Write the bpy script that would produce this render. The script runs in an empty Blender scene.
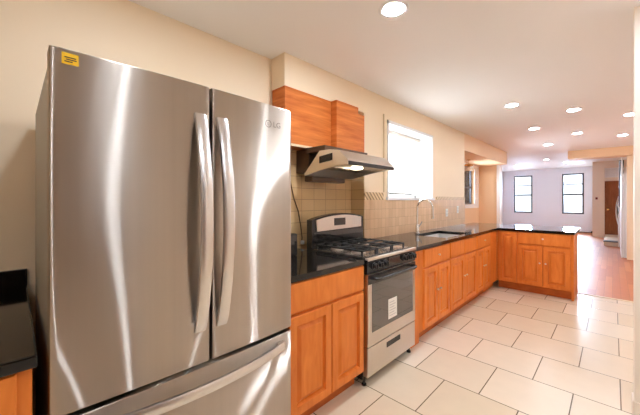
import bpy, bmesh, math, random
from mathutils import Vector, Matrix

random.seed(7)
SC = bpy.context.scene
COL = SC.collection
PI = math.pi

# ------------------------------------------------------------------ camera
cd = bpy.data.cameras.new('camera')
cam = bpy.data.objects.new('camera', cd)
COL.objects.link(cam)
cam.location = (0, 0, 1.317)
cam.rotation_euler = (PI / 2, 0, math.radians(44.397))
cd.sensor_width = 36.0
cd.lens = 299.6 / 640 * 36.0
cd.shift_y = -(207.5 - 200.42) / 640
cd.clip_start = 0.02
SC.camera = cam

# ------------------------------------------------------------------ world, exposure
w = bpy.data.worlds.new('daylight'); SC.world = w; w.use_nodes = True
bg = w.node_tree.nodes['Background']
bg.inputs[0].default_value = (0.80, 0.90, 1.0, 1)
bg.inputs[1].default_value = 1.3
SC.view_settings.view_transform = 'Standard'
SC.view_settings.look = 'None'
SC.view_settings.exposure = 1.03
SC.view_settings.gamma = 1.0
SC.view_settings.use_curve_mapping = False
try:
    SC.cycles.use_denoising = True
    SC.cycles.max_bounces = 10
    SC.cycles.diffuse_bounces = 6
    SC.cycles.sample_clamp_indirect = 6.0
    SC.cycles.blur_glossy = 0.5
except Exception:
    pass
LAMP = (0.83, 0.94, 1.09)          # colour of the recessed lamps
LAMP_E = 285.0                   # their emission


def area(name, loc, rot, sx, sy, power, color):
    l = bpy.data.lights.new(name, 'AREA'); l.shape = 'RECTANGLE'
    l.size = sx; l.size_y = sy; l.energy = power; l.color = color
    o = bpy.data.objects.new(name, l); COL.objects.link(o)
    o.location = loc; o.rotation_euler = rot
    return o


DAY = (0.80, 0.90, 1.0)
area('daylight_kitchen_window', (-2.6, 3.65, 1.9), (0, -PI / 2, 0), 1.1, 1.3, 170, (.93, .97, 1.0))
area('daylight_front_windows', (-2.1, 19.0, 3.0), (-PI / 2 + .42, 0, 0), 5.0, 3.6, 3600, (.56, .76, 1.0))
area('daylight_dining_window', (-3.1, 7.7, 1.7), (0, -PI / 2, 0), 1.0, 1.0, 60, DAY)


# ------------------------------------------------------------------ materials
def lin(r, g, b):
    f = lambda c: (c / 12.92 if c <= .04045 else ((c + .055) / 1.055) ** 2.4)
    return (f(r / 255), f(g / 255), f(b / 255), 1)


def base_mat(name):
    m = bpy.data.materials.new(name); m.use_nodes = True
    return m, m.node_tree.nodes, m.node_tree.links, m.node_tree.nodes['Principled BSDF']


def brushed(name, col, rough, aniso):
    """brushed sheet steel whose highlights stretch up and down"""
    m = bpy.data.materials.new(name); m.use_nodes = True
    N = m.node_tree.nodes; L = m.node_tree.links; N.remove(N['Principled BSDF'])
    g = N.new('ShaderNodeBsdfAnisotropic')
    g.inputs['Roughness'].default_value = rough
    g.inputs['Anisotropy'].default_value = aniso
    g.inputs['Rotation'].default_value = 0.0
    tg = N.new('ShaderNodeTangent'); tg.direction_type = 'RADIAL'; tg.axis = 'Z'
    L.new(tg.outputs[0], g.inputs['Tangent'])
    tc = N.new('ShaderNodeTexCoord'); mp = N.new('ShaderNodeMapping')
    mp.inputs['Scale'].default_value = (30, 30, .4)
    L.new(tc.outputs['Object'], mp.inputs['Vector'])
    nz = N.new('ShaderNodeTexNoise'); nz.inputs['Scale'].default_value = 1.0; nz.inputs['Detail'].default_value = 4
    L.new(mp.outputs[0], nz.inputs['Vector'])
    mx = N.new('ShaderNodeMix'); mx.data_type = 'RGBA'
    mx.inputs[6].default_value = tuple(c * .93 for c in col) + (1,)
    mx.inputs[7].default_value = tuple(c * 1.07 for c in col) + (1,)
    L.new(nz.outputs['Fac'], mx.inputs[0]); L.new(mx.outputs[2], g.inputs['Color'])
    h = N.new('ShaderNodeBsdfAnisotropic')
    h.inputs['Roughness'].default_value = .36; h.inputs['Anisotropy'].default_value = .6
    h.inputs['Rotation'].default_value = 0.0
    L.new(tg.outputs[0], h.inputs['Tangent']); L.new(mx.outputs[2], h.inputs['Color'])
    ms = N.new('ShaderNodeMixShader'); ms.inputs[0].default_value = .40
    L.new(g.outputs[0], ms.inputs[1]); L.new(h.outputs[0], ms.inputs[2])
    L.new(ms.outputs[0], N['Material Output'].inputs[0])
    return m


def plain(name, col, rough=.5, metal=0.0, spec=.5, noise=0.03, nscale=14, bump=0.0, coat=0.0):
    m, N, L, B = base_mat(name)
    B.inputs['Roughness'].default_value = rough
    B.inputs['Metallic'].default_value = metal
    B.inputs['Specular IOR Level'].default_value = spec
    B.inputs['Coat Weight'].default_value = coat
    tc = N.new('ShaderNodeTexCoord')
    nz = N.new('ShaderNodeTexNoise'); nz.inputs['Scale'].default_value = nscale
    nz.inputs['Detail'].default_value = 3
    L.new(tc.outputs['Object'], nz.inputs['Vector'])
    mx = N.new('ShaderNodeMix'); mx.data_type = 'RGBA'
    mx.inputs[6].default_value = tuple(c * (1 - noise) for c in col[:3]) + (1,)
    mx.inputs[7].default_value = tuple(min(1, c * (1 + noise)) for c in col[:3]) + (1,)
    L.new(nz.outputs['Fac'], mx.inputs[0])
    L.new(mx.outputs[2], B.inputs['Base Color'])
    if bump:
        bp = N.new('ShaderNodeBump'); bp.inputs['Strength'].default_value = bump
        bp.inputs['Distance'].default_value = .002
        L.new(nz.outputs['Fac'], bp.inputs['Height']); L.new(bp.outputs[0], B.inputs['Normal'])
    return m


def wood(name, c0, c1, scale=(1, 1, 1), rough=.32, coat=.08, ring=7.0):
    m, N, L, B = base_mat(name)
    tc = N.new('ShaderNodeTexCoord'); mp = N.new('ShaderNodeMapping')
    mp.inputs['Scale'].default_value = scale
    L.new(tc.outputs['Object'], mp.inputs['Vector'])
    nz = N.new('ShaderNodeTexNoise'); nz.inputs['Scale'].default_value = ring
    nz.inputs['Detail'].default_value = 5; nz.inputs['Distortion'].default_value = .6
    L.new(mp.outputs[0], nz.inputs['Vector'])
    cr = N.new('ShaderNodeValToRGB')
    cr.color_ramp.elements[0].position = .3; cr.color_ramp.elements[0].color = c0
    cr.color_ramp.elements[1].position = .7; cr.color_ramp.elements[1].color = c1
    L.new(nz.outputs['Fac'], cr.inputs[0]); L.new(cr.outputs[0], B.inputs['Base Color'])
    B.inputs['Roughness'].default_value = rough
    B.inputs['Coat Weight'].default_value = coat
    B.inputs['Coat Roughness'].default_value = .25
    B.inputs['Specular IOR Level'].default_value = .25
    return m


def steel(name, col, rough, aniso=0.0, arot=0.0, axis='Z', streak=(6, 6, 120), var=.06):
    m, N, L, B = base_mat(name)
    B.inputs['Metallic'].default_value = 1.0
    B.inputs['Roughness'].default_value = rough
    tc = N.new('ShaderNodeTexCoord'); mp = N.new('ShaderNodeMapping')
    mp.inputs['Scale'].default_value = streak
    L.new(tc.outputs['Object'], mp.inputs['Vector'])
    nz = N.new('ShaderNodeTexNoise'); nz.inputs['Scale'].default_value = 1.0
    nz.inputs['Detail'].default_value = 4
    L.new(mp.outputs[0], nz.inputs['Vector'])
    mx = N.new('ShaderNodeMix'); mx.data_type = 'RGBA'
    mx.inputs[6].default_value = tuple(c * (1 - var) for c in col[:3]) + (1,)
    mx.inputs[7].default_value = tuple(min(1, c * (1 + var)) for c in col[:3]) + (1,)
    L.new(nz.outputs['Fac'], mx.inputs[0]); L.new(mx.outputs[2], B.inputs['Base Color'])
    if aniso:
        B.inputs['Anisotropic'].default_value = aniso
        B.inputs['Anisotropic Rotation'].default_value = arot
        tg = N.new('ShaderNodeTangent'); tg.direction_type = 'RADIAL'; tg.axis = axis
        L.new(tg.outputs[0], B.inputs['Tangent'])
    return m


def tiles(name, c_a, c_b, c_grout, bw, bh, off, mortar, origin, plane, rough=.35, bump=.4, mottled=.05):
    """square tiles; plane: which object axes carry the tile's u and v"""
    m, N, L, B = base_mat(name)
    tc = N.new('ShaderNodeTexCoord')
    sp = N.new('ShaderNodeSeparateXYZ'); L.new(tc.outputs['Object'], sp.inputs[0])
    cb = N.new('ShaderNodeCombineXYZ')
    for k, (ax, o) in enumerate(zip(plane, origin)):
        ad = N.new('ShaderNodeMath'); ad.operation = 'SUBTRACT'
        ad.inputs[1].default_value = o
        L.new(sp.outputs['XYZ'.index(ax)], ad.inputs[0]); L.new(ad.outputs[0], cb.inputs[k])
    br = N.new('ShaderNodeTexBrick')
    br.offset = off; br.offset_frequency = 2; br.squash = 1.0
    br.inputs['Scale'].default_value = 1.0
    br.inputs['Brick Width'].default_value = bw; br.inputs['Row Height'].default_value = bh
    br.inputs['Mortar Size'].default_value = mortar
    br.inputs['Mortar Smooth'].default_value = .1
    br.inputs['Bias'].default_value = 0.0
    br.inputs['Color1'].default_value = c_a; br.inputs['Color2'].default_value = c_b
    br.inputs['Mortar'].default_value = c_grout
    L.new(cb.outputs[0], br.inputs['Vector'])
    nz = N.new('ShaderNodeTexNoise'); nz.inputs['Scale'].default_value = 9
    nz.inputs['Detail'].default_value = 4
    L.new(tc.outputs['Object'], nz.inputs['Vector'])
    mr = N.new('ShaderNodeMapRange')
    mr.inputs[3].default_value = 1 - mottled; mr.inputs[4].default_value = 1 + mottled
    L.new(nz.outputs['Fac'], mr.inputs[0])
    mul = N.new('ShaderNodeVectorMath'); mul.operation = 'SCALE'
    L.new(br.outputs['Color'], mul.inputs[0]); L.new(mr.outputs[0], mul.inputs['Scale'])
    L.new(mul.outputs[0], B.inputs['Base Color'])
    B.inputs['Roughness'].default_value = rough
    B.inputs['Specular IOR Level'].default_value = .3
    iv = N.new('ShaderNodeMath'); iv.operation = 'SUBTRACT'; iv.inputs[0].default_value = 1
    L.new(br.outputs['Fac'], iv.inputs[1])
    bp = N.new('ShaderNodeBump'); bp.inputs['Strength'].default_value = bump
    bp.inputs['Distance'].default_value = .002
    L.new(iv.outputs[0], bp.inputs['Height']); L.new(bp.outputs[0], B.inputs['Normal'])
    return m


def emit(name, col, e):
    m = bpy.data.materials.new(name); m.use_nodes = True
    N = m.node_tree.nodes; N.remove(N['Principled BSDF'])
    em = N.new('ShaderNodeEmission'); em.inputs[0].default_value = tuple(col[:3]) + (1,)
    em.inputs[1].default_value = e
    m.node_tree.links.new(em.outputs[0], N['Material Output'].inputs[0])
    return m


def granite(name):
    m, N, L, B = base_mat(name)
    tc = N.new('ShaderNodeTexCoord')
    nz = N.new('ShaderNodeTexVoronoi'); nz.inputs['Scale'].default_value = 160
    L.new(tc.outputs['Object'], nz.inputs['Vector'])
    cr = N.new('ShaderNodeValToRGB')
    cr.color_ramp.elements[0].position = 0; cr.color_ramp.elements[0].color = (.022, .024, .020, 1)
    cr.color_ramp.elements[1].position = .25; cr.color_ramp.elements[1].color = (.006, .005, .004, 1)
    L.new(nz.outputs['Distance'], cr.inputs[0]); L.new(cr.outputs[0], B.inputs['Base Color'])
    B.inputs['Roughness'].default_value = .08
    B.inputs['Specular IOR Level'].default_value = .5
    return m


def glass(name, tint=(1, 1, 1, 1), rough=0.0):
    m = bpy.data.materials.new(name); m.use_nodes = True
    N = m.node_tree.nodes; L = m.node_tree.links; N.remove(N['Principled BSDF'])
    tr = N.new('ShaderNodeBsdfTransparent'); tr.inputs[0].default_value = tint
    gl = N.new('ShaderNodeBsdfGlossy'); gl.inputs['Roughness'].default_value = .03
    fr = N.new('ShaderNodeFresnel'); fr.inputs[0].default_value = 1.45
    mx = N.new('ShaderNodeMixShader')
    L.new(fr.outputs[0], mx.inputs[0]); L.new(tr.outputs[0], mx.inputs[1]); L.new(gl.outputs[0], mx.inputs[2])
    L.new(mx.outputs[0], N['Material Output'].inputs[0])
    return m


def blind_mat(name):
    m = bpy.data.materials.new(name); m.use_nodes = True
    N = m.node_tree.nodes; L = m.node_tree.links; N.remove(N['Principled BSDF'])
    d = N.new('ShaderNodeBsdfDiffuse'); d.inputs[0].default_value = (.9, .9, .88, 1)
    t = N.new('ShaderNodeBsdfTranslucent'); t.inputs[0].default_value = (.9, .9, .9, 1)
    mx = N.new('ShaderNodeMixShader'); mx.inputs[0].default_value = .5
    L.new(d.outputs[0], mx.inputs[1]); L.new(t.outputs[0], mx.inputs[2])
    L.new(mx.outputs[0], N['Material Output'].inputs[0])
    return m


M = {}
M['wall'] = plain('tan_wall_paint', lin(242, 220, 188), .6, noise=.015, nscale=3)
M['orange_wall'] = plain('orange_wall_paint', lin(238, 204, 164), .6, noise=.015, nscale=3)
M['pink_wall'] = plain('pale_wall_paint', lin(236, 222, 206), .6, noise=.015, nscale=3)
M['grey_wall'] = plain('cool_white_wall_paint', lin(236, 238, 245), .6, noise=.01, nscale=3)
M['ceiling'] = plain('ceiling_paint', lin(246, 243, 240), .7, noise=.01, nscale=3)
M['white'] = plain('white_gloss_paint', lin(240, 240, 240), .35, noise=.01)
M['white_plastic'] = plain('white_plastic', lin(240, 236, 228), .4, noise=.01)
M['orange'] = wood('honey_maple', lin(212, 114, 42), lin(228, 134, 58), (3, 3, .6), rough=.45)
M['orange_x'] = wood('honey_maple_sideways_grain', lin(184, 92, 34), lin(220, 130, 62), (1.0, 1.0, 11), rough=.5, coat=.05, ring=2.6)
M['toe'] = wood('honey_maple_plinth', lin(176, 88, 34), lin(196, 104, 44), (1, 1, 3), rough=.45)
M['cab_inside'] = plain('cabinet_inside', lin(170, 120, 70), .6)
M['granite'] = granite('black_granite')
M['fridge'] = brushed('brushed_steel_fridge', (.60, .52, .44), .30, .90)
M['fridge_side'] = plain('grey_fridge_side', lin(168, 160, 146), .45, noise=.01)
M['handle'] = steel('polished_steel_handle', (.72, .69, .66), .28, streak=(20, 20, 20), var=.02)
M['steel'] = steel('stainless_steel', (.66, .60, .54), .28, streak=(4, 60, 60), var=.04)
M['steel_dark'] = steel('dark_filter_steel', (.35, .33, .30), .4)
M['cook_steel'] = steel('cooktop_steel', (.78, .74, .70), .25, var=.05)
M['satin'] = steel('satin_sink_steel', (.88, .87, .85), .42, var=.02)
M['chrome'] = steel('chrome', (.8, .8, .8), .12, var=.01)
M['black'] = plain('black_enamel', (.012, .011, .011, 1), .25, noise=.05)
M['black_matte'] = plain('black_cast_iron', (.015, .015, .015, 1), .5, noise=.1, nscale=60)
M['black_glass'] = plain('black_glass', (.02, .018, .016, 1), .06, noise=.02, spec=.8)
M['oven_glass'] = plain('smoked_oven_glass', (.045, .037, .03, 1), .04, noise=.02, spec=1.0, coat=.5)
M['dark_gap'] = plain('black_rubber', (.006, .006, .006, 1), .7)
M['yellow'] = plain('yellow_sticker', lin(250, 205, 20), .5, noise=.02)
M['ink'] = plain('dark_ink', lin(60, 50, 30), .6)
M['logo_grey'] = plain('grey_emblem', lin(150, 136, 122), .4)
M['paper'] = plain('white_paper', lin(246, 240, 230), .6)
M['paper_ink'] = plain('grey_print', lin(206, 200, 194), .6)
M['lamp'] = emit('lamp_glow', LAMP, LAMP_E)
M['lamp_far'] = emit('far_lamp_glow', LAMP, LAMP_E * .36)
M['lamp_mid'] = emit('mid_lamp_glow', LAMP, LAMP_E * .55)
M['lamp_dim'] = emit('dim_lamp_glow', (1, .97, .92), 40)
M['hood_lamp'] = emit('hood_lamp_glow', (1, .85, .62), 12)
M['tray'] = plain('dark_brown_tray', lin(74, 50, 30), .4)
M['display'] = plain('dark_display', (.03, .025, .022, 1), .12)
M['glass'] = glass('clear_glass')
M['frosted'] = plain('pale_leaded_glass', lin(235, 236, 236), .2, noise=.1, nscale=40)
M['blind'] = blind_mat('white_blind')
M['door_brown'] = wood('dark_walnut_door', lin(140, 80, 42), lin(160, 98, 56), (4, 4, .6), rough=.4)
M['door_tan'] = wood('mid_brown_door', lin(150, 108, 74), lin(166, 124, 88), (4, 4, .6), rough=.4)
M['dark_frame'] = plain('dark_grey_window_frame', lin(70, 70, 78), .5)
M['dark_rail'] = plain('dark_handrail', lin(58, 50, 48), .4)
M['brass'] = steel('brass', (.80, .52, .18), .25)
M['shade_glass'] = plain('white_glass_shade', lin(250, 240, 220), .3)
M['red'] = plain('dark_red_plastic', lin(120, 40, 30), .5)
M['cable'] = plain('brown_cable', lin(110, 84, 54), .5)
M['beige_trim'] = plain('beige_trim', lin(222, 198, 160), .5)
M['stone'] = plain('beige_stone', lin(226, 206, 182), .4)
M['tilefloor'] = tiles('beige_floor_tile', lin(218, 198, 168), lin(236, 220, 198), lin(110, 92, 72),
                       .460, .456, .5, .0034, (-.64 - .46 * 10 + .215, 2.21 - .456 * 20), 'XY', rough=.25, mottled=.04)
M['walltile'] = tiles('tan_wall_tile', lin(202, 166, 118), lin(214, 180, 132), lin(156, 122, 84),
                      .158, .105, 0, .0022, (-4.0, .905 - 1.05), 'YZ', rough=.3, mottled=.05)
M['walltile_small'] = tiles('small_tan_wall_tile', lin(216, 178, 138), lin(228, 192, 152), lin(186, 148, 112),
                            .075, .105, 0, .0018, (-4.0, .905 - 1.05), 'YZ', rough=.3, mottled=.05)
M['woodfloor'] = tiles('honey_plank_floor', lin(176, 98, 52), lin(198, 122, 70), lin(140, 80, 46),
                       1.2, .085, .37, .0012, (0.0, -8.0), 'YX', rough=.42, bump=.1, mottled=.08)
M['woodfloor'].node_tree.nodes['Principled BSDF'].inputs['Specular IOR Level'].default_value = .15


def border_mat():
    m, N, L, B = base_mat('rope_border_tile')
    tc = N.new('ShaderNodeTexCoord'); sp = N.new('ShaderNodeSeparateXYZ')
    L.new(tc.outputs['Object'], sp.inputs[0])
    a = N.new('ShaderNodeMath'); a.operation = 'ADD'
    L.new(sp.outputs[1], a.inputs[0]); L.new(sp.outputs[2], a.inputs[1])
    mul = N.new('ShaderNodeMath'); mul.operation = 'MULTIPLY'; mul.inputs[1].default_value = 17
    L.new(a.outputs[0], mul.inputs[0])
    fr = N.new('ShaderNodeMath'); fr.operation = 'FRACT'; L.new(mul.outputs[0], fr.inputs[0])
    cr = N.new('ShaderNodeValToRGB'); e = cr.color_ramp.elements
    e[0].position = .0; e[0].color = lin(150, 118, 82)
    e[1].position = 1.0; e[1].color = lin(226, 196, 148)
    x = e.new(.35); x.color = lin(166, 132, 94)
    x = e.new(.5); x.color = lin(232, 204, 158)
    L.new(fr.outputs[0], cr.inputs[0]); L.new(cr.outputs[0], B.inputs['Base Color'])
    B.inputs['Roughness'].default_value = .4
    return m


M['border'] = border_mat()


# ------------------------------------------------------------------ mesh helpers
def NB():
    return bmesh.new()


def box(bm, x0, x1, y0, y1, z0, z1, bev=0.0):
    vs = [bm.verts.new((x, y, z)) for x in (x0, x1) for y in (y0, y1) for z in (z0, z1)]
    f = [(0, 1, 3, 2), (4, 6, 7, 5), (0, 4, 5, 1), (2, 3, 7, 6), (0, 2, 6, 4), (1, 5, 7, 3)]
    fs = [bm.faces.new([vs[i] for i in q]) for q in f]
    if bev:
        ed = list({e for q in fs for e in q.edges})
        bmesh.ops.bevel(bm, geom=ed, offset=bev, segments=2, affect='EDGES', profile=.6)
    return bm


def prism(bm, pts, axis, a, b):
    """polygon pts extruded along an axis from a to b. axis Y: pts are (x,z); X: (y,z); Z: (x,y)"""
    def v(p, t):
        return {'Y': (p[0], t, p[1]), 'X': (t, p[0], p[1]), 'Z': (p[0], p[1], t)}[axis]
    A = [bm.verts.new(v(p, a)) for p in pts]; Bv = [bm.verts.new(v(p, b)) for p in pts]
    n = len(pts)
    bm.faces.new(A); bm.faces.new(list(reversed(Bv)))
    for i in range(n):
        bm.faces.new([A[i], Bv[i], Bv[(i + 1) % n], A[(i + 1) % n]])
    return bm


def lathe(bm, prof, center, axis='Z', seg=24):
    """prof: (radius, height) pairs along axis"""
    cx, cy, cz = center
    rings = []
    for r, h in prof:
        ring = []
        for k in range(seg):
            t = 2 * PI * k / seg
            a, b = r * math.cos(t), r * math.sin(t)
            p = {'Z': (cx + a, cy + b, cz + h), 'X': (cx + h, cy + a, cz + b), 'Y': (cx + a, cy + h, cz + b)}[axis]
            ring.append(bm.verts.new(p))
        rings.append(ring)
    for A, Bv in zip(rings, rings[1:]):
        for k in range(seg):
            bm.faces.new([A[k], A[(k + 1) % seg], Bv[(k + 1) % seg], Bv[k]])
    bm.faces.new(list(reversed(rings[0]))); bm.faces.new(rings[-1])
    return bm


def tube(bm, pts, r, seg=10, flat=None):
    """tube through points; flat=(ra, rb, up) gives an oval section"""
    pts = [Vector(p) for p in pts]
    rings = []
    up = Vector(flat[2]) if flat else Vector((0, 0, 1))
    prevn = None
    for i, p in enumerate(pts):
        t = (pts[min(i + 1, len(pts) - 1)] - pts[max(i - 1, 0)]).normalized()
        if flat:
            n = (up - t * up.dot(t)).normalized()
        elif prevn is None:
            ref = Vector((0, 0, 1)) if abs(t.z) < .9 else Vector((1, 0, 0))
            n = (ref - t * ref.dot(t)).normalized()
        else:
            n = (prevn - t * prevn.dot(t)).normalized()
        prevn = n
        b = t.cross(n)
        rr = r[i] if isinstance(r, (list, tuple)) else r
        ra, rb = (flat[0], flat[1]) if flat else (rr, rr)
        rings.append([bm.verts.new(p + n * ra * math.cos(2 * PI * k / seg) + b * rb * math.sin(2 * PI * k / seg)) for k in range(seg)])
    for A, Bv in zip(rings, rings[1:]):
        for k in range(seg):
            bm.faces.new([A[k], A[(k + 1) % seg], Bv[(k + 1) % seg], Bv[k]])
    bm.faces.new(list(reversed(rings[0]))); bm.faces.new(rings[-1])
    return bm


WL = {}


def obj(name, bm, mat, parent=None, smooth=False, origin=None):
    bmesh.ops.recalc_face_normals(bm, faces=bm.faces)
    off = WL[parent.name] if parent is not None else Vector(origin) if origin else Vector((0, 0, 0))
    if off.length:
        bmesh.ops.translate(bm, verts=bm.verts, vec=-off)
    me = bpy.data.meshes.new(name); bm.to_mesh(me); bm.free()
    me.materials.append(M[mat] if isinstance(mat, str) else mat)
    if smooth:
        for p in me.polygons: p.use_smooth = True
        try:
            me.set_sharp_from_angle(angle=math.radians(40))
        except Exception:
            pass
    o = bpy.data.objects.new(name, me); COL.objects.link(o)
    if parent is not None:
        o.parent = parent
    elif origin:
        o.location = origin
    WL[o.name] = off.copy()
    return o


def thing(name, label, cat, loc, group=None):
    o = bpy.data.objects.new(name, None); COL.objects.link(o)
    o.empty_display_size = .1
    o.location = loc; o['label'] = label; o['category'] = cat
    if group: o['group'] = group
    WL[o.name] = Vector(loc)
    return o


def tag(o, label, cat, group=None):
    o['label'] = label; o['category'] = cat
    if group: o['group'] = group
    return o


def struct(name, bm, mat, label=None, parent=None):
    o = obj(name, bm, mat, parent)
    if parent is None:
        o['kind'] = 'structure'
        o['label'] = label or name.replace('_', ' ')
        o['category'] = name.split('_')[0]
    return o


def grid_slab(bm, xs, ys, filled, z0, z1):
    V = {}
    def v(i, j, k):
        if (i, j, k) not in V:
            V[(i, j, k)] = bm.verts.new((xs[i], ys[j], (z0, z1)[k]))
        return V[(i, j, k)]
    nx, ny = len(xs) - 1, len(ys) - 1
    F = lambda i, j: 0 <= i < nx and 0 <= j < ny and filled(i, j)
    for i in range(nx):
        for j in range(ny):
            if not F(i, j): continue
            bm.faces.new([v(i, j, 1), v(i + 1, j, 1), v(i + 1, j + 1, 1), v(i, j + 1, 1)])
            bm.faces.new([v(i, j + 1, 0), v(i + 1, j + 1, 0), v(i + 1, j, 0), v(i, j, 0)])
            if not F(i - 1, j): bm.faces.new([v(i, j, 0), v(i, j, 1), v(i, j + 1, 1), v(i, j + 1, 0)])
            if not F(i + 1, j): bm.faces.new([v(i + 1, j, 0), v(i + 1, j + 1, 0), v(i + 1, j + 1, 1), v(i + 1, j, 1)])
            if not F(i, j - 1): bm.faces.new([v(i, j, 0), v(i + 1, j, 0), v(i + 1, j, 1), v(i, j, 1)])
            if not F(i, j + 1): bm.faces.new([v(i, j + 1, 0), v(i, j + 1, 1), v(i + 1, j + 1, 1), v(i + 1, j + 1, 0)])
    return bm


def text_into(bm, s, size, mtx):
    cu = bpy.data.curves.new('lettering', 'FONT'); cu.body = s; cu.size = size
    cu.align_x = 'CENTER'; cu.align_y = 'CENTER'; cu.extrude = .0004
    o = bpy.data.objects.new('lettering', cu); COL.objects.link(o)
    dg = bpy.context.evaluated_depsgraph_get()
    me = bpy.data.meshes.new_from_object(o.evaluated_get(dg))
    me.transform(mtx)
    bm.from_mesh(me)
    bpy.data.objects.remove(o); bpy.data.curves.remove(cu); bpy.data.meshes.remove(me)
    return bm


# ------------------------------------------------------------------ room shell
XA = -2.05      # wall behind the refrigerator and the stove
XW = -1.874     # wall with the window
ZC = 2.5
struct('floor', box(NB(), -2.25, 1.35, -1.75, 5.60, -.08, 0), 'tilefloor', 'beige square kitchen floor tiles with brown grout')
struct('floor_wood', box(NB(), -3.95, 1.35, 5.60, 16.6, -.08, 0), 'woodfloor', 'honey wood plank floor beyond the kitchen tiles')
struct('trim_1', box(NB(), -2.25, 1.2, 5.575, 5.625, -.02, .006), 'beige_trim', 'pale threshold strip between tile and wood floor')
struct('ceiling', box(NB(), -2.25, 1.35, -1.75, 9.60, ZC, 2.85), 'ceiling', 'flat pale kitchen ceiling')
struct('ceiling_living_room', box(NB(), -3.95, 1.35, 8.5, 16.6, 2.70, 2.85), 'ceiling', 'white ceiling of the far front room')

b = NB()
box(b, -2.25, XA, -1.75, 2.58, 0, ZC)
struct('wall_left', b, 'wall', 'tan left wall behind the refrigerator')
struct('wall_left_soffit', box(NB(), XA, XW, 1.51, 2.58, 2.237, ZC), 'wall', 'tan soffit box above the upper cabinets')
WY0, WY1, WZ0, WZ1 = 3.025, 4.24, 1.34, 2.25
b = NB()
box(b, -2.25, XW, 2.58, WY0, 0, ZC); box(b, -2.25, XW, WY1, 5.55, 0, ZC)
box(b, -2.25, XW, WY0, WY1, 0, WZ0); box(b, -2.25, XW, WY0, WY1, WZ1, ZC)
struct('wall_window_side', b, 'wall', 'tan wall with the kitchen window above the sink')
# wall tiles (thin tile layers fixed on the walls)
struct('trim_2', box(NB(), XA, XA + .008, .95, 2.572, .86, 1.765), 'walltile', 'tan wall tiles behind the stove')
struct('trim_3', box(NB(), XA + .008, XW, 2.572, 2.582, .86, 1.765), 'walltile', 'tan tiles on the side of the stove recess')
b = NB()
box(b, XW, XW + .008, 2.572, 5.55, .905, 1.325)
struct('trim_4', b, 'walltile_small', 'small tan wall tiles below the kitchen window')
b = NB()
box(b, XW, XW + .010, 2.572, 2.935, 1.325, 1.405); box(b, XW, XW + .010, 4.36, 5.55, 1.325, 1.375)
struct('trim_5', b, 'border', 'rope patterned border tiles above the wall tiles')

# dining recess beyond the window wall
b = NB(); DX = -2.51
box(b, DX - .15, DX, 5.40, 7.30, 0, 2.2); box(b, DX - .15, DX, 8.12, 8.5, 0, 2.2)
box(b, DX - .15, DX, 7.30, 8.12, 0, 1.22); box(b, DX - .15, DX, 7.30, 8.12, 2.11, 2.2)
struct('wall_dining_left', b, 'orange_wall', 'orange left wall of the recess behind the kitchen')
struct('wall_dining_near', box(NB(), DX - .15, -2.25, 5.40, 5.55, 0, 2.2), 'orange_wall', 'near side wall of the orange recess')
struct('ceiling_dining', box(NB(), DX - .15, XW, 5.55, 8.5, 2.2, 2.85), 'orange_wall', 'dropped orange ceiling of the recess')
struct('wall_dining_far', box(NB(), -3.95, -2.09, 8.5, 8.62, 0, 2.7), 'orange_wall', 'orange return wall at the end of the recess')
struct('trim_6', box(NB(), -2.09, -2.015, 8.46, 8.66, 0, 2.7), 'white', 'white column casing at the entry to the front room')
# dining window
t = struct('window_1', NB(), 'white', 'small window in the orange recess')
b = NB()
for (y0, y1, z0, z1) in ((7.2, 7.30, 1.13, 2.2), (8.12, 8.42, 1.13, 2.2), (7.30, 8.12, 1.13, 1.22), (7.30, 8.12, 2.11, 2.2)):
    box(b, DX, DX + .02, y0, y1, z0, z1)
obj('window_frame', b, 'white', t)
b = NB()
for z in (1.22, 1.62, 2.07): box(b, DX - .1, DX - .06, 7.30, 8.12, z, z + .04)
for y in (7.30, 8.08): box(b, DX - .1, DX - .06, y, y + .04, 1.22, 2.11)
obj('sash', b, 'dark_frame', t)
obj('pane', box(NB(), DX - .085, DX - .08, 7.30, 8.12, 1.22, 2.11), 'glass', t)

# header and front room
struct('wall_header', box(NB(), -.78, 1.2, 9.32, 9.75, 2.31, 2.70), 'orange_wall', 'orange ceiling beam between kitchen and front room')
struct('wall_living_left', box(NB(), -3.95, -3.80, 8.62, 16.55, 0, 2.7), 'grey_wall', 'cool white left wall of the front room')
FY = 16.4
FW = ((-3.33, -2.61), (-1.57, -.86)); FZ0, FZ1 = .75, 2.45
b = NB()
box(b, -3.95, FW[0][0], FY, FY + .2, 0, 2.7); box(b, FW[0][1], FW[1][0], FY, FY + .2, 0, 2.7)
box(b, FW[1][1], -.39, FY, FY + .2, 0, 2.7)
for a0, a1 in FW:
    box(b, a0, a1, FY, FY + .2, 0, FZ0); box(b, a0, a1, FY, FY + .2, FZ1, 2.7)
struct('wall_far', b, 'grey_wall', 'cool white far wall of the front room with two windows')
for n, (a0, a1) in enumerate(FW):
    t = struct('window_%d' % (n + 2), NB(), 'white', ('left' if n == 0 else 'right') + ' tall sash window in the far wall')
    b = NB()
    for (x0, x1, z0, z1) in ((a0 - .09, a0, FZ0 - .09, FZ1 + .09), (a1, a1 + .09, FZ0 - .09, FZ1 + .09),
                             (a0, a1, FZ0 - .09, FZ0), (a0, a1, FZ1, FZ1 + .09)):
        box(b, x0, x1, FY - .025, FY, z0, z1)
    obj('window_casing', b, 'grey_wall', t)
    b = NB()
    for x in (a0, a1 - .06): box(b, x, x + .06, FY + .02, FY + .08, FZ0, FZ1)
    for z in (FZ0, 1.53, 1.98, FZ1 - .06): box(b, a0, a1, FY + .02, FY + .08, z, z + (.065 if z != 1.98 else .04))
    obj('sash', b, 'dark_frame', t)
    obj('pane', box(NB(), a0, a1, FY + .05, FY + .055, FZ0, FZ1), 'glass', t)
b = NB()
box(b, -3.80, -.54, FY - .02, FY, 0, .12); 
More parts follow.
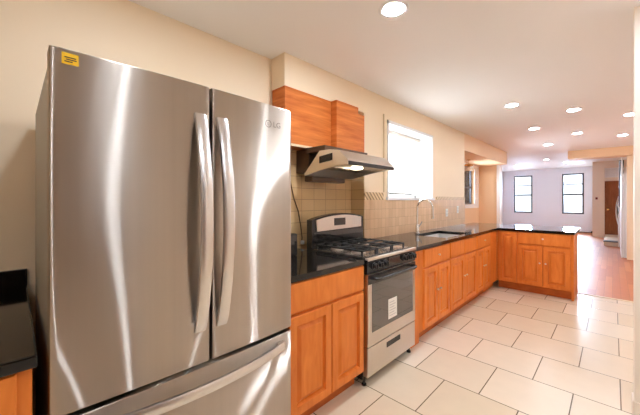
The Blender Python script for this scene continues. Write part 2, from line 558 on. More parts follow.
struct('baseboard_far', b, 'grey_wall', 'white baseboard of the far wall')

# entry wall with the front door
EY = 14.6
DX0, DX1 = -.22, .66
b = NB()
box(b, -.54, DX0, EY, EY + .15, 0, 2.7); box(b, DX1, 1.35, EY, EY + .15, 0, 2.7)
box(b, DX0, DX1, EY, EY + .15, 2.0, 2.12); box(b, DX0, DX1, EY, EY + .15, 2.46, 2.7)
box(b, -.54, -.39, EY + .15, 16.4, 0, 2.7); box(b, DX0, DX1, EY, EY + .15, 0, .12)
struct('wall_entry', b, 'pink_wall', 'pale pink wall around the front door')
d = struct('door_1', NB(), 'door_brown', 'brown front door with an oval glass light')
obj('door_leaf', box(NB(), DX0, DX1, EY + .05, EY + .09, .12, 2.0), 'door_brown', d)
b = NB()
lathe(b, [(.001, 0), (.21, 0), (.235, -.012), (.25, 0)], (0, 0, 0), 'Y', 40)
bmesh.ops.scale(b, vec=(1, 1, 2.9), verts=b.verts); bmesh.ops.translate(b, vec=(.30, EY + .036, .95), verts=b.verts)
obj('oval_glass', b, 'frosted', d)
obj('door_handle', lathe(NB(), [(.02, 0), (.02, -.03), (.032, -.04), (.032, -.07), (.01, -.08)], (-.13, EY + .05, 1.0), 'Y'), 'brass', d)
b = NB()
box(b, DX0 - .06, DX0, EY - .02, EY, .0, 2.52); box(b, DX1, DX1 + .06, EY - .02, EY, 0, 2.52)
box(b, DX0, DX1, EY - .02, EY, 2.0, 2.12); box(b, DX0, DX1, EY - .02, EY, 2.46, 2.52)
obj('door_casing', b, 'pink_wall', d)
t = struct('window_4', NB(), 'white', 'transom window above the brown front door')
b = NB()
for x in (DX0, .2, DX1 - .03): box(b, x, x + .03, EY + .05, EY + .09, 2.12, 2.46)
for z in (2.12, 2.43): box(b, DX0, DX1, EY + .05, EY + .09, z, z + .03)
obj('window_frame', b, 'white', t)
obj('pane', box(NB(), DX0, DX1, EY + .065, EY + .07, 2.12, 2.46), 'frosted', t)
b = NB()
box(b, -.20, 1.2, 12.0, EY, 0, .12)
landing = struct('trim_7', b, 'stone', 'beige entry step in front of the door')
obj('step_nosing', box(NB(), -.21, 1.2, 11.98, 12.3, .12, .14), 'dark_rail', landing)

# right side
struct('wall_right', box(box(box(NB(), 1.2, 1.35, .64, 16.55, 0, ZC + .2), 1.2, 1.35, -1.75, -.95, 0, ZC + .2), 1.2, 1.35, -.95, .64, 2.3, ZC + .2), 'pink_wall', 'tan right wall of kitchen and hall')
struct('wall_right_stub', box(NB(), .092, 1.2, 2.66, 2.78, 0, ZC), 'pink_wall', 'pale wall end at the right edge of the kitchen')
b = NB(); box(b, .096, 1.2, 2.648, 2.66, 0, .085); box(b, .084, .092, 2.66, 2.78, 0, .085)
struct('baseboard_right', b, 'pink_wall', 'white baseboard along the right wall end')
struct('wall_hall_end', box(NB(), .215, 1.2, 9.55, 9.70, 0, 2.31), 'wall', 'orange wall end beside the stairs')
struct('wall_back', box(NB(), -2.25, 1.35, -1.75, -1.60, 0, ZC), 'wall', 'tan wall behind the camera')
b = NB(); box(b, 1.35, 4.2, -2.1, -1.95, 0, 2.4); box(b, 1.35, 4.2, 1.55, 1.7, 0, 2.4); box(b, 4.2, 4.35, -2.1, 1.7, 0, 2.4)  # unseen room added to darken the reflection in the refrigerator's left door
box(b, 1.2, 1.35, -2.1, -1.75, 0, 2.4)
struct('wall_added_side_room', b, 'wall', 'tan walls of the added unlit side room behind the camera')
struct('ceiling_added_side_room', box(NB(), 1.35, 4.35, -2.1, 1.7, 2.4, 2.55), 'ceiling', 'ceiling of the added unlit side room')
struct('floor_added_side_room', box(NB(), 1.35, 4.35, -2.1, 1.7, -.08, 0), 'woodfloor', 'wood floor of the added unlit side room')
b = NB(); box(b, 1.18, 1.2, .64, .73, 0, 2.39); box(b, 1.18, 1.2, -1.04, -.95, 0, 2.39); box(b, 1.18, 1.2, -.95, .64, 2.3, 2.39)
struct('trim_8', b, 'white', 'white casing of the opening to the added side room')

# ------------------------------------------------------------------ kitchen window
t = struct('window_5', NB(), 'white', 'kitchen window above the sink with white frame')
b = NB()
box(b, -2.2, XW + .012, WY0, WY0 + .025, WZ0, WZ1); box(b, -2.2, XW + .012, WY1 - .025, WY1, WZ0, WZ1)
box(b, -2.2, XW + .012, WY0, WY1, WZ1 - .035, WZ1)
box(b, -2.2, XW + .025, WY0 - .02, WY1 + .02, WZ0 - .02, WZ0 + .012)
obj('window_frame', b, 'white', t)
b = NB()
for z in (1.352, 1.78, 2.17): box(b, -2.16, -2.12, WY0 + .025, WY1 - .025, z, z + .045)
for y in (WY0 + .025, WY1 - .07): box(b, -2.16, -2.12, y, y + .045, 1.352, 2.215)
obj('sash', b, 'white', t)
obj('pane', box(NB(), -2.142, -2.138, WY0 + .05, WY1 - .05, 1.37, 2.2), 'glass', t)
bl = thing('window_blind', 'white slatted blind hanging inside the kitchen window above the sink', 'blind', (-2.07, 3.65, 1.42))
obj('head_rail', box(NB(), -2.085, -2.045, WY0 + .035, WY1 - .035, 2.17, 2.21, .004), 'white_plastic', bl)
b = NB(); nsl = 34
for k in range(nsl):
    z = 1.445 + k * (2.165 - 1.445) / (nsl - 1)
    prism(b, [(-2.071, z + .0115), (-2.070, z + .012), (-2.059, z - .0115), (-2.060, z - .012)], 'Y', WY0 + .045, WY1 - .045)
obj('slats', b, 'blind', bl)
obj('bottom_rail', box(NB(), -2.08, -2.05, WY0 + .045, WY1 - .045, 1.415, 1.43, .003), 'white_plastic', bl)
tag(obj('cable_cover', box(NB(), XW, XW + .012, 2.94, 2.957, 1.41, 2.30), 'beige_trim'),
    'thin beige vertical cable cover on the wall left of the kitchen window', 'cable cover')


# ------------------------------------------------------------------ cabinet building
class Face:
    """maps (u, v, depth) of a cabinet front into the room"""
    def __init__(s, axis, plane):
        s.axis, s.plane = axis, plane
    def p(s, u, v, d):
        return (s.plane + d, u, v) if s.axis == 'X' else (u, s.plane - d, v)


def panel(face, u0, u1, v0, v1, rings):
    b = NB(); prev = None; first = None
    for ins, d in rings:
        ring = [b.verts.new(face.p(u, v, d)) for u, v in ((u0 + ins, v0 + ins), (u1 - ins, v0 + ins), (u1 - ins, v1 - ins), (u0 + ins, v1 - ins))]
        if prev:
            for k in range(4): b.faces.new([prev[k], prev[(k + 1) % 4], ring[(k + 1) % 4], ring[k]])
        else:
            first = ring
        prev = ring
    b.faces.new(prev); b.faces.new(list(reversed(first)))
    return b


SLAB = [(0, 0), (0, .015), (.004, .02)]


def door_rings(wd):
    s = min(.055, wd * .22)
    return [(0, 0), (0, .015), (.004, .02), (s - .003, .021), (s + .001, .003), (s + .010, .002), (s + .032, .018)]


def knob(face, u, v, parent):
    b = NB(); c = face.p(u, v, .02)
    prof = [(.004, 0), (.004, .008), (.010, .013), (.011, .017), (.007, .021), (.001, .022)]
    if face.axis == 'X':
        lathe(b, prof, c, 'X', 16)
    else:
        lathe(b, [(r, -h) for r, h in prof], c, 'Y', 16)
    return obj('knob', b, 'steel', parent, smooth=True)


def bxf(b, face, u0, u1, d0, d1, v0, v1):
    p, q = face.p(u0, v0, d0), face.p(u1, v1, d1)
    box(b, min(p[0], q[0]), max(p[0], q[0]), min(p[1], q[1]), max(p[1], q[1]), v0, v1)


def base_cabinet(label, face, u0, u1, depth, fronts, doors, knobs=True, drawer_knobs=True, end=None, tall=False, group=None):
    """face frame cabinet; fronts: list of drawer (u0,u1); doors: list of (u0,u1,knob side)"""
    c = face.p((u0 + u1) / 2, 0, -depth / 2)
    t = thing('base_cabinet', label, 'cabinet', (c[0], c[1], 0), group)
    b = NB(); th = .018
    bxf(b, face, u0, u0 + th, -depth, -.02, .115, .87); bxf(b, face, u1 - th, u1, -depth, -.02, .115, .87)
    bxf(b, face, u0, u1, -depth, -depth + .008, .115, .87); bxf(b, face, u0 + th, u1 - th, -depth, -.02, .115, .135)
    # face frame
    bxf(b, face, u0, u0 + .035, -.02, 0, .115, .87); bxf(b, face, u1 - .035, u1, -.02, 0, .115, .87)
    bxf(b, face, u0 + .035, u1 - .035, -.02, 0, .115, .15); bxf(b, face, u0 + .035, u1 - .035, -.02, 0, .845, .87)
    if fronts: bxf(b, face, u0 + .035, u1 - .035, -.02, 0, .67, .71)
    mids = [d[0] for d in doors[1:]]
    for mm in mids: bxf(b, face, mm - .02, mm + .02, -.02, 0, .15, .67)
    obj('body', b, 'orange', t)
    b = NB(); bxf(b, face, u0, u1, -.10, -.075, 0, .115)
    obj('toe_kick', b, 'toe', t)
    for f0, f1 in fronts:
        o = obj('drawer_front', panel(face, f0, f1, .70, .862, SLAB), 'orange', t)
        if drawer_knobs: knob(face, (f0 + f1) / 2, .785, o)
    for d0, d1, ks in doors:
        v1 = .682 if fronts else .862
        o = obj('door', panel(face, d0, d1, .128, v1, door_rings(d1 - d0)), 'orange', t)
        if knobs and ks:
            knob(face, d1 - .028 if ks > 0 else d0 + .028, .45 if not tall else .6, o)
    if end is not None:
        b = NB(); bxf(b, face, end[0], end[1], -depth, 0, .0, .87)
        obj('end_panel', b, 'orange', t)
    return t


XF = -1.256                       # plane of the face frames on the left run
FX = Face('X', XF)
base_cabinet('orange wooden cabinet with one wide drawer between refrigerator and stove', FX, .985, 1.712, .78,
             [(1.03, 1.700)], [(1.03, 1.366, 0), (1.374, 1.700, 0)], knobs=False, drawer_knobs=False)
t = base_cabinet('orange wooden cabinet right of the stove with one drawer and two narrow doors', FX, 2.62, 3.245, .60,
                 [(2.640, 3.230)], [(2.635, 2.929, 1), (2.940, 3.235, -1)])
b = NB(); bxf(b, FX, 2.462, 2.62, -.60, .0, .115, .87); bxf(b, FX, 2.47, 2.62, -.10, -.03, 0, .115)
obj('filler_panel', b, 'orange', t)
base_cabinet('orange wooden sink cabinet with two false drawer fronts under the faucet', FX, 3.245, 4.11, .60,
             [(3.260, 3.668), (3.686, 4.095)], [(3.260, 3.670, 1), (3.683, 4.095, -1)], drawer_knobs=False)
t = base_cabinet('orange wooden cabinet between sink cabinet and the inner corner', FX, 4.11, 4.70, .60,
                 [(4.125, 4.69)], [(4.12, 4.40, 1), (4.408, 4.69, -1)])
b = NB(); bxf(b, FX, 4.70, 5.11, -.60, .0, .115, .87); bxf(b, FX, 4.70, 5.185, -.10, -.075, 0, .115)
for k in range(6): bxf(b, FX, 4.73 + k * .055, 4.745 + k * .055, 0, .006, .13, .86)
obj('corner_filler', b, 'orange', t)
FP = Face('Y', 5.11)
base_cabinet('orange wooden corner cabinet with one full height door on the peninsula', FP, -1.254, -.995, .58,
             [], [(-1.225, -1.005, 0)])
base_cabinet('orange wooden end cabinet of the peninsula with wide drawer and two doors', FP, -.995, -.392, .58,
             [(-.985, -.402)], [(-.985, -.699, 1), (-.689, -.402, -1)], end=(-.392, -.368))
struct('wall_peninsula', box(NB(), -1.874, -.375, 5.695, 5.80, 0, .868), 'wall', 'low wall carrying the back of the peninsula')

# left cabinet beside the refrigerator
FL = Face('X', -1.135)
base_cabinet('orange wooden cabinet at the left edge beside the refrigerator', FL, -.80, .035, .90,
             [], [(-.78, -.39, 0), (-.382, .005, 0)], knobs=False)
base_cabinet('orange wooden cabinet behind the camera on the left wall', FL, -1.595, -.80, .90,
             [(-1.58, -.81)], [(-1.58, -1.2, 1), (-1.19, -.81, -1)], knobs=False, drawer_knobs=False)

# worktops
ct = thing('countertop', 'black granite countertop with low backsplash left of the refrigerator', 'countertop', (-1.57, -.7, .87))
obj('slab', box(NB(), XA, -1.10, -1.595, .045, .87, .905, .006), 'granite', ct)
obj('backsplash', box(NB(), XA, XA + .02, -1.595, .045, .905, .985, .003), 'granite', ct)
tag(obj('countertop', box(NB(), XA + .01, -1.234, .965, 1.712, .87, .905, .006), 'granite', origin=(-1.64, 1.34, .87)),
    'short black granite countertop between refrigerator and stove', 'countertop')
xs = [XA + .01, XW + .01, -1.70, -1.31, -1.234, -.358]
ys = [2.458, 2.57, 3.32, 4.05, 5.08, 5.56, 5.98]


def ctop(i, j):
    if i == 0: return j == 0
    if i == 4: return j in (4, 5)
    if i == 2 and j == 2: return False
    return True


b = NB(); grid_slab(b, xs, ys, ctop, .87, .905)
tag(obj('countertop', b, 'granite', origin=(-1.55, 3.8, .87)), 'long L shaped black granite countertop around the sink and over the peninsula', 'countertop')

# sink
sk = thing('kitchen_sink', 'stainless steel undermount sink set into the long black countertop', 'sink', (-1.505, 3.685, .69))
b = NB()
x0, x1, y0, y1, zb, zt = -1.70, -1.31, 3.32, 4.05, .69, .868
box(b, x0 - .012, x1 + .012, y0 - .012, y1 + .012, zb - .006, zb)
box(b, x0 - .012, x0, y0 - .012, y1 + .012, zb, zt); box(b, x1, x1 + .012, y0 - .012, y1 + .012, zb, zt)
box(b, x0, x1, y0 - .012, y0, zb, zt); box(b, x0, x1, y1, y1 + .012, zb, zt)
obj('basin', b, 'satin', sk)
obj('drain', lathe(NB(), [(.045, 0), (.045, .004), (.035, .005), (.03, .002)], (-1.505, 3.685, zb), 'Z'), 'steel_dark', sk, True)
fc = thing('faucet', 'chrome gooseneck pull-down faucet standing behind the sink', 'faucet', (-1.775, 3.57, .905))
obj('base', lathe(NB(), [(.032, 0), (.032, .008), (.024, .014), (.022, .10), (.016, .11)], (-1.775, 3.57, .905), 'Z'), 'chrome', fc, True)
b = NB(); pts = [(-1.775, 3.57, z) for z in (1.0, 1.1, 1.22)]
for k in range(1, 13):
    a = PI * k / 12
    pts.append((-1.775 + .1 * (1 - math.cos(a)), 3.57, 1.22 + .108 * math.sin(a)))
tube(b, pts, .0125, 12); obj('spout', b, 'chrome', fc, True)
obj('spray_head', lathe(NB(), [(.013, 0), (.015, -.02), (.019, -.10), (.019, -.125), (.012, -.13)], (-1.575, 3.57, 1.225), 'Z'), 'chrome', fc, True)
b = NB(); tube(b, [(-1.775, 3.59, .98), (-1.775, 3.62, .985), (-1.765, 3.66, 1.02), (-1.76, 3.675, 1.045)], [.012, .009, .007, .006], 10)
obj('lever', b, 'steel_dark', fc, True)

# ------------------------------------------------------------------ upper cabinets
u = thing('upper_cabinet', 'plain orange wood upper cabinet under the soffit beside the refrigerator', 'cabinet', (-1.96, 1.785, 1.765))
obj('body', box(NB(), XA + .01, -1.89, 1.512, 2.058, 1.768, 2.236), 'orange_x', u)
obj('front_panel', box(NB(), -1.89, -1.872, 1.512, 2.058, 1.782, 2.236, .002), 'orange_x', u)
obj('bottom_edge', box(NB(), -1.89, -1.868, 1.512, 2.058, 1.764, 1.782), 'beige_trim', u)
u = thing('upper_cabinet', 'smaller orange wood upper cabinet standing proud above the range hood', 'cabinet', (-1.93, 2.27, 1.765))
nt = [(2.060, 1.768), (2.485, 1.768), (2.485, 2.175), (2.385, 2.175), (2.385, 2.236), (2.060, 2.236)]
obj('body', prism(NB(), nt, 'X', XA + .01, -1.822), 'orange_x', u)
obj('front_panel', prism(NB(), nt, 'X', -1.822, -1.804), 'orange_x', u)

# ------------------------------------------------------------------ range hood
HY0, HY1 = 1.72, 2.365
h = thing('range_hood', 'stainless steel range hood with dark front stripe under the upper cabinets', 'range hood', (-1.72, 2.07, 1.5))
prof = [(-1.87, 1.525)]
for k in range(1, 11):
    s = k / 10
    prof.append((-1.87 + .47 * s, 1.525 + .06 * math.sin(s * PI / 2)))
prof += [(-1.40, 1.625), (-1.49, 1.702), (-1.58, 1.715), (-1.69, 1.717), (-1.87, 1.54)]
b = NB()
# side cheeks, full profile
prism(b, prof, 'Y', HY0, HY0 + .012); prism(b, prof, 'Y', HY1 - .012, HY1)
# top shell and front band
shell = [(-1.40, 1.585), (-1.40, 1.625), (-1.49, 1.702), (-1.58, 1.715), (-1.69, 1.717), (-1.87, 1.54), (-1.87, 1.526), (-1.685, 1.705), (-1.58, 1.703), (-1.496, 1.690), (-1.412, 1.618), (-1.412, 1.585)]
prism(b, shell, 'Y', HY0 + .012, HY1 - .012)
box(b, -1.79, -1.412, HY0 + .012, HY1 - .012, 1.595, 1.603)
obj('body', b, 'steel', h)
obj('front_stripe', box(NB(), -1.401, -1.394, HY0 + .01, HY1 + .004, 1.582, 1.612, .002), 'black', h)
b = NB(); prism(b, [(-1.69, 1.615), (-1.55, 1.63), (-1.55, 1.685), (-1.69, 1.67)], 'Y', HY0 - .004, HY0)
for k in range(5):
    z = .012 * k; prism(b, [(-1.685, 1.617 + z * .9), (-1.555, 1.631 + z * .9), (-1.555, 1.635 + z * .9), (-1.685, 1.621 + z * .9)], 'Y', HY0 - .007, HY0 - .004)
obj('side_vent', b, 'black', h)
for yy in (1.75, 2.06):
    b = NB(); box(b, -1.78, -1.62, yy, yy + .28, 1.587, 1.595)
    for k in range(9): box(b, -1.77, -1.63, yy + .015 + k * .03, yy + .03 + k * .03, 1.583, 1.587)
    obj('filter', b, 'steel_dark', h)
b = NB(); lathe(b, [(.05, 0), (.05, -.008), (.04, -.012)], (-1.565, 2.05, 1.595), 'Z')
obj('lamp', b, 'hood_lamp', h, True)
obj('grease_tray', box(NB(), -1.99, -1.885, 1.83, 2.28, 1.485, 1.555, .01), 'tray', h)
obj('mount_shade_box', box(box(NB(), -2.04, -1.88, HY0 + .06, HY1 - .02, 1.56, 1.764), -1.88, -1.66, HY0 + .03, HY1 - .03, 1.72, 1.764), 'tray', h)  # spacer whose dark brown stands in for the shade behind the hood

# ------------------------------------------------------------------ refrigerator
RF0, RF1, RX = .068, .942, -1.117
r = thing('refrigerator', 'tall stainless steel French door refrigerator with bottom freezer', 'refrigerator', (-1.55, .5, 0))
obj('body', box(NB(), -1.985, -1.195, RF0 + .004, RF1 - .004, .03, 1.735, .006), 'fridge_side', r)


def bowed(y0, y1, z0, z1, bulge=.016, edge=.007, n=24, back=-1.188):
    """door slab whose front face is bowed across the whole refrigerator width"""
    b = NB(); rows = []
    ym, hw = (RF0 + RF1) / 2, (RF1 - RF0) / 2
    ys = [y0 + (y1 - y0) * (.5 - .5 * math.cos(PI * k / n)) for k in range(n + 1)]
    for y in ys:
        x = RX + bulge * (1 - ((y - ym) / hw) ** 2)
        e = min(y - y0, y1 - y)
        if e < edge: x -= edge * (1 - math.sqrt(max(0, 1 - (1 - e / edge) ** 2))) * .8
        rows.append([b.verts.new((back, y, z0)), b.verts.new((x - .004, y, z0)), b.verts.new((x, y, z0 + .006)),
                     b.verts.new((x, y, z1 - .006)), b.verts.new((x - .004, y, z1)), b.verts.new((back, y, z1))])
    for A, Bv in zip(rows, rows[1:]):
        for k in range(6):
            b.faces.new([A[k], Bv[k], Bv[(k + 1) % 6], A[(k + 1) % 6]])
    b.faces.new(rows[0]); b.faces.new(list(reversed(rows[-1])))
    return b


SPL = .528
dl = obj('door', bowed(RF0, SPL - .005, .705, 1.75), 'fridge', r, True)
dr = obj('door', bowed(SPL + .005, RF1, .705, 1.75), 'fridge', r, True)
fz = obj('freezer_drawer', bowed(RF0, RF1, .07, .688), 'fridge', r, True)
obj('gasket', box(NB(), -1.194, -1.150, RF0 + .006, RF1 - .006, .05, 1.742), 'dark_gap', r)
obj('base_grille', box(NB(), -1.20, -1.16, RF0 + .01, RF1 - .01, .0, .06), 'black', r)
for y in (RF0 + .05, RF1 - .05):
    obj('hinge_cover', box(NB(), -1.26, -1.15, y - .035, y + .035, 1.735, 1.765, .008), 'black', r)


def bar_handle(y, parent):
    b = NB(); n = 28; pts = []
    z0, z1 = .83, 1.64
    rows = []
    for k in range(n + 1):
        s = k / n; z = z0 + (z1 - z0) * s
        out = .012 + .062 * math.sin(PI * s) ** .75
        x = -1.105 + out
        w_, t_ = .021, .016
        rows.append([b.verts.new((x - t_, y - w_, z)), b.verts.new((x - .003, y - w_, z)), b.verts.new((x, y - w_ + .005, z)),
                     b.verts.new((x, y + w_ - .005, z)), b.verts.new((x - .003, y + w_, z)), b.verts.new((x - t_, y + w_, z))])
    for A, Bv in zip(rows, rows[1:]):
        for k in range(6): b.faces.new([A[k], Bv[k], Bv[(k + 1) % 6], A[(k + 1) % 6]])
    b.faces.new(rows[0]); b.faces.new(list(reversed(rows[-1])))
    for z in (z0 + .004, z1 - .034): box(b, -1.125, -1.092, y - .014, y + .014, z, z + .03)
    return obj('handle', b, 'handle', parent, True)


bar_handle(SPL - .043, dl); bar_handle(SPL + .043, dr)
b = NB(); n = 32; rows = []
for k in range(n + 1):
    s = k / n; y = RF0 + .06 + (RF1 - RF0 - .12) * s
    x = -1.10 + .010 + .062 * math.sin(PI * s) ** .7
    z = .645
    rows.append([b.verts.new((x - .014, y, z - .018)), b.verts.new((x - .004, y, z - .018)), b.verts.new((x, y, z - .011)),
                 b.verts.new((x, y, z + .011)), b.verts.new((x - .004, y, z + .018)), b.verts.new((x - .014, y, z + .018))])
for A, Bv in zip(rows, rows[1:]):
    for k in range(6): b.faces.new([A[k], Bv[k], Bv[(k + 1) % 6], A[(k + 1) % 6]])
b.faces.new(rows[0]); b.faces.new(list(reversed(rows[-1])))
for y in (RF0 + .064, RF1 - .094): box(b, -1.125, -1.085, y, y + .03, .63, .66)
obj('handle', b, 'handle', fz, True)
# sticker and emblem
st = obj('sticker', box(NB(), RX + .0005, RX + .0045, .094, .132, 1.706, 1.738), 'yellow', dl)
b = NB()
for k, (a0, a1) in enumerate(((.100, .126), (.104, .127), (.100, .118))):
    box(b, RX + .0045, RX + .005, a0, a1, 1.724 - k * .006, 1.727 - k * .006)
obj('sticker_print', b, 'ink', st)
b = NB(); lx = RX + .0085
for k in range(24):
    a0, a1 = 2 * PI * k / 24, 2 * PI * (k + 1) / 24
    q = [(.80 + rr * math.cos(a), 1.662 + rr * math.sin(a)) for rr, a in ((.0135, a0), (.0135, a1), (.017, a1), (.017, a0))]
    prism(b, q, 'X', lx, lx + .0012)
box(b, lx, lx + .0012, .7965, .799, 1.655, 1.669); box(b, lx, lx + .0012, .7965, .804, 1.655, 1.6575)
R90 = Matrix(((0, 0, 1, 0), (1, 0, 0, 0), (0, 1, 0, 0), (0, 0, 0, 1)))
text_into(b, 'LG', .036, Matrix.Translation((lx + .0005, .848, 1.662)) @ R90)
obj('emblem', b, 'logo_grey', dr)

# ------------------------------------------------------------------ gas range
G0, G1, GX = 1.718, 2.430, -1.222
g = thing('gas_range', 'stainless steel gas range with black grates between the orange cabinets', 'stove', (-1.53, 2.08, 0))
b = NB(); box(b, -1.86, GX - .045, G0, G1, .05, .90); obj('body', b, 'black', g)
b = NB(); box(b, -1.80, GX - .02, G0, G1, .90, .910, .003); obj('cooktop', b, 'black', g, True)
obj('front_lip', box(NB(), GX - .02, GX + .008, G0, G1, .892, .911, .004), 'steel', g, True)
ck = obj('cooktop_well', box(NB(), -1.785, GX - .05, G0 + .03, G1 - .03, .910, .913), 'cook_steel', g)
burn = [(-1.42, 1.88), (-1.64, 1.88), (-1.42, 2.25), (-1.64, 2.25), (-1.53, 2.07)]
for bx_, by_ in burn:
    o = obj('burner', lathe(NB(), [(.055, 0), (.055, .008), (.045, .012)], (bx_, by_, .913), 'Z'), 'steel', g, True)
    obj('burner_cap', lathe(NB(), [(.036, .012), (.038, .02), (.03, .024)], (bx_, by_, .913), 'Z'), 'black_matte', o, True)
for y0, y1 in ((G0 + .05, 1.955), (1.965, 2.175), (2.185, G1 - .05)):
    b = NB(); z0, z1 = .940, .951; X0, X1 = -1.775, GX - .08
    for y in (y0, y1 - .012): box(b, X0, X1, y, y + .012, z0, z1)
    for x in (X0, (X0 + X1) / 2 - .006, X1 - .012): box(b, x, x + .012, y0, y1, z0, z1)
    ym = (y0 + y1) / 2
    box(b, X0, X0 + .15, ym - .006, ym + .006, z0, z1 + .004); box(b, X1 - .15, X1, ym - .006, ym + .006, z0, z1 + .004)
    for x in ((X0 * .75 + X1 * .25), (X0 * .25 + X1 * .75)):
        box(b, x - .006, x + .006, y0, y0 + .07, z0, z1 + .004); box(b, x - .006, x + .006, y1 - .07, y1, z0, z1 + .004)
    for x in (X0, X1 - .012):
        for y in (y0, y1 - .012): box(b, x, x + .012, y, y + .012, .913, z0)
    obj('grate', b, 'black_matte', g)
# backguard
bgd = []
for k in range(17):
    s = k / 16; y = 1.742 + (2.458 - 1.742) * s
    bgd.append((y, 1.150 + .045 * math.sin(PI * s) ** .8 + .008 * s))
b = NB(); prism(b, [(1.742, .90)] + bgd + [(2.458, .90)], 'X', -1.862, -1.80)
bgo = obj('backguard', b, 'black', g)
pn = [(y, z - .014) for y, z in bgd if y > 1.742 + .04 and y < 2.457]
b = NB(); prism(b, [(pn[0][0] + .012, 1.052)] + pn + [(pn[-1][0], 1.062)], 'X', -1.80, -1.790)
cp = obj('backguard_panel', b, 'steel', bgo)
obj('display', box(NB(), -1.790, -1.786, 2.01, 2.165, 1.092, 1.158, .002), 'display', bgo)
b = NB()
for i in range(4):
    for j in range(3): box(b, -1.790, -1.7885, 2.275 + i * .03, 2.293 + i * .03, 1.088 + j * .022, 1.102 + j * .022)
obj('touch_buttons', b, 'paper_ink', bgo)
b = NB(); box(b, -1.80, -1.797, 1.765, 2.45, .935, 1.045); obj('lower_panel', b, 'black_glass', bgo)
# front control panel
b = NB(); prism(b, [(GX - .05, .80), (GX - .004, .80), (GX + .004, .90), (GX - .05, .90)], 'Y', G0, G1); cpn = obj('control_panel', b, 'black', g)
obj('control_strip', box(NB(), GX + .001, GX + .006, 1.985, 2.15, .825, .885), 'black_glass', cpn)
for y in (1.79, 1.86, 1.93, 2.22, 2.29, 2.36):
    b = NB(); lathe(b, [(.026, 0), (.026, .006), (.021, .010), (.019, .034), (.015, .036)], (GX, y, .852), 'X', 20)
    box(b, GX + .03, GX + .042, y - .004, y + .004, .835, .869)
    obj('knob', b, 'black', g, True)
# oven door
od = obj('oven_door', box(NB(), GX - .045, GX, G0 + .008, G1 - .008, .285, .795, .004), 'steel', g, True)
obj('door_top', box(NB(), GX - .002, GX + .003, G0 + .01, G1 - .01, .725, .793), 'black', od)
obj('window', box(NB(), GX - .001, GX + .003, 1.775, 2.375, .380, .728, .002), 'oven_glass', od)
b = NB()
tube(b, [(GX + .0, G0 + .06, .765), (GX + .035, G0 + .062, .765), (GX + .045, G0 + .085, .765)] + [(GX + .05, G0 + .1 + k * .064, .765) for k in range(9)] +
     [(GX + .045, G1 - .085, .765), (GX + .035, G1 - .062, .765), (GX, G1 - .06, .765)], .011, 10)
obj('handle', b, 'black', od, True)
lb = obj('energy_label', box(NB(), GX + .003, GX + .0045, 1.985, 2.11, .415, .565), 'paper', od)
b = NB()
for k in range(6): box(b, GX + .0045, GX + .005, 2.0, 2.09 - .02 * (k % 2), .435 + k * .02, .442 + k * .02)
obj('label_print', b, 'paper_ink', lb)
dw = obj('storage_drawer', box(NB(), GX - .045, GX - .002, G0 + .008, G1 - .008, .074, .278, .004), 'steel', g, True)
obj('grip_recess', box(NB(), GX - .003, GX + .001, 1.97, 2.17, .205, .245, .003), 'black', dw)
for x in (GX - .05, -1.80):
    for y in (G0 + .03, G1 - .03):
        obj('foot', lathe(NB(), [(.018, 0), (.018, .012), (.010, .016), (.010, .055)], (x, y, 0), 'Z', 12), 'black', g, True)

# ------------------------------------------------------------------ small things on wall and counter
b = NB(); box(b, -1.80, -1.68, 1.34, 1.478, .905, 1.072, .012)
ap = thing('small_appliance', 'small black box standing on the counter next to the refrigerator', 'appliance', (-1.74, 1.41, .905))
obj('housing', b, 'black', ap, True)
obj('front_plate', box(NB(), -1.68, -1.676, 1.36, 1.46, .93, 1.06), 'black_glass', ap)
cpts = []
for px_, z in ((1.690, 1.72), (1.695, 1.6), (1.71, 1.47), (1.745, 1.34), (1.80, 1.22), (1.825, 1.10), (1.845, .98), (1.84, .93)):
    cpts.append((XA + .014, px_, z))
co = thing('power_cord', 'thin brown cord hanging down the wall tiles left of the stove', 'cord', (XA + .018, 1.8, .93))
b = NB(); tube(b, cpts, .0045, 8); obj('wire', b, 'cable', co, True)
b = NB(); box(b, XA + .010, XA + .034, 1.828, 1.856, .918, .95, .004); obj('plug', b, 'white_plastic', co)
for (y, z, lab) in ((4.74, 1.125, 'white wall outlet on the tiles nearest to the faucet'), (5.20, 1.165, 'white wall switch plate on the tiles near the end of the wall')):
    o = thing('wall_outlet', lab, 'outlet', (XW + .008, y, z))
    obj('cover_plate', box(NB(), XW + .008, XW + .014, y - .04, y + .04, z - .06, z + .06, .003), 'white_plastic', o)
    b = NB()
    for dz in (-.022, .022): box(b, XW + .014, XW + .016, y - .015, y + .015, z + dz - .014, z + dz + .014)
    obj('socket', b, 'paper_ink', o)


# ------------------------------------------------------------------ lamps
def downlight(x, y, z, label, group=None, lens='lamp'):
    t = thing('recessed_light', label, 'ceiling light', (x, y, z), group)
    b = NB(); lathe(b, [(.062, -.0005), (.062, -.004), (.085, -.007), (.092, -.003), (.092, 0)], (x, y, z), 'Z', 32)
    obj('trim_ring', b, 'white', t, True)
    b = NB(); lathe(b, [(.060, -.0075), (.052, -.009), (.004, -.010)], (x, y, z), 'Z', 28)
    obj('lens', b, lens, t, True)
    return t


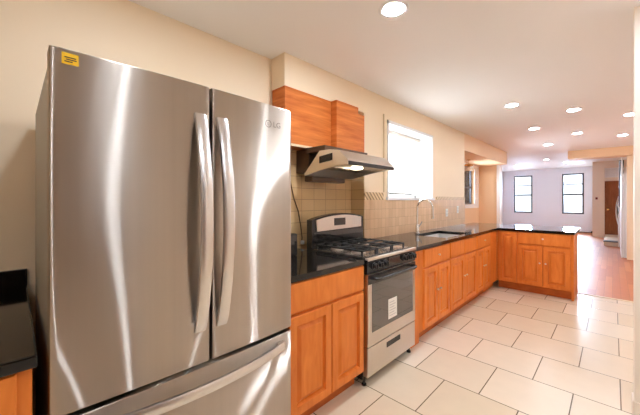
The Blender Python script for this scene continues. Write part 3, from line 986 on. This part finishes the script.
G = 'recessed ceiling lights'
for x, y, lab in ((-.97, 1.64, 'round ceiling light nearest the camera, in front of the soffit'),
                  (-.90, 4.32, 'round ceiling light level with the sink cabinet, second nearest'),
                  (-.37, 5.10, 'round ceiling light right of the one above the sink cabinet'),
                  (-.93, 5.98, 'round ceiling light of the left row just beyond the window wall end'),
                  (-.45, 6.92, 'round ceiling light in the middle row farther than the peninsula'),
                  (.17, 5.91, 'round ceiling light nearest the white wall edge at the right'),
                  (.12, 7.70, 'round ceiling light of the right row in front of the orange beam'),
                  (-.99, 7.90, 'round ceiling light farthest of the left row before the front room')):
    downlight(x, y, ZC, lab, G, 'lamp' if y < 3 else 'lamp_far')
for x, y in ((-1.22, .37), (.85, .46), (.45, -.75), (.45, 2.25)):  # the lamp behind the camera is added to lift overall brightness
    downlight(x, y, ZC, 'unseen round ceiling light outside the picture near the refrigerator', G, 'lamp_far' if x < 0 else 'lamp_mid')
for x, y, lab in ((-1.62, 12.6, 'left recessed light in the front room ceiling'), (-1.23, 14.0, 'right recessed light in the front room ceiling'),
                  (-2.75, 14.0, 'recessed light near the left window of the front room')):
    downlight(x, y, 2.70, lab, G, 'lamp_dim')
sd = thing('smoke_detector', 'small dark round smoke detector on the front room ceiling', 'smoke detector', (-.6, 12.9, 2.70))
obj('housing', lathe(NB(), [(.07, 0), (.07, -.025), (.05, -.04), (.01, -.042)], (-.6, 12.9, 2.70), 'Z'), 'dark_rail', sd, True)

pd = thing('pendant_lamp', 'brass pendant lamp with white glass shade hanging in the orange recess', 'lamp', (-2.25, 6.9, 1.95))
obj('rod', lathe(NB(), [(.04, 2.2), (.04, 2.185), (.006, 2.18), (.006, 2.10)], (-2.25, 6.9, 0), 'Z', 14), 'brass', pd, True)
obj('crown', lathe(NB(), [(.02, 2.11), (.09, 2.09), (.10, 2.06), (.03, 2.05)], (-2.25, 6.9, 0), 'Z', 18), 'brass', pd, True)
obj('shade', lathe(NB(), [(.03, 2.05), (.07, 2.02), (.09, 1.97), (.085, 1.96)], (-2.25, 6.9, 0), 'Z', 18), 'shade_glass', pd, True)

# ------------------------------------------------------------------ hall: stairs, thermostat
stc = thing('staircase', 'staircase with white balusters and dark handrail at the right of the hall', 'stairs', (.6, 10.9, 0))
b = NB(); ns = 10; y_s, y_e = 11.9, 9.8
pts = [(y_s, 0.14)]
for k in range(ns):
    ya = y_s - (y_s - y_e) * k / ns; yb = y_s - (y_s - y_e) * (k + 1) / ns
    pts += [(ya, .14 + .18 * (k + 1)), (yb, .14 + .18 * (k + 1))]
pts += [(y_e, 0.0), (y_s, 0.0)]
prism(b, pts, 'X', .165, 1.19); obj('steps', b, 'white', stc)
b = NB(); prism(b, [(y_s, 0), (y_s, .40), (y_e, 2.0), (y_e, 0)], 'X', .13, .16); obj('stringer', b, 'white', stc)
for k in range(ns):
    y = y_s - (y_s - y_e) * (k + .5) / ns; zz = .40 + 1.6 * (k + .5) / ns
    obj('baluster', lathe(NB(), [(.014, zz - .02), (.022, zz + .15), (.012, zz + .3), (.018, zz + .5), (.014, min(zz + .75, 2.36))], (.145, y, 0), 'Z', 10), 'white', stc, True)
b = NB(); tube(b, [(.145, y_s + .02, 1.16), (.145, (y_s + y_e) / 2 + .4, 1.7), (.145, 10.55, 2.30)], .045, 10); obj('handrail', b, 'dark_rail', stc, True)
b = NB(); lathe(b, [(.05, 0), (.05, .9), (.035, .95), (.05, 1.15), (.06, 1.2), (.02, 1.26)], (.145, y_s + .06, 0.0), 'Z', 14); obj('newel_post', b, 'white', stc, True)
th = tag(obj('wall_thermostat', box(NB(), -.46, -.40, EY - .03, EY - .001, 1.35, 1.43, .006), 'red', origin=(-.43, EY, 1.39)),
         'small dark red box on the pale wall left of the front door', 'thermostat')
b = NB(); tube(b, [(-1.9, FY - .035, .012), (-1.3, FY - .05, .012), (-.9, FY - .04, .012), (-.60, FY - .06, .012)], .012, 8)
cc = thing('floor_cable', 'dark cable lying along the far wall under the right window', 'cable', (-1.2, FY - .05, 0))
obj('wire', b, 'black', cc, True)
obj('plug', box(NB(), -.64, -.56, FY - .10, FY - .03, 0, .07, .01), 'black', cc)
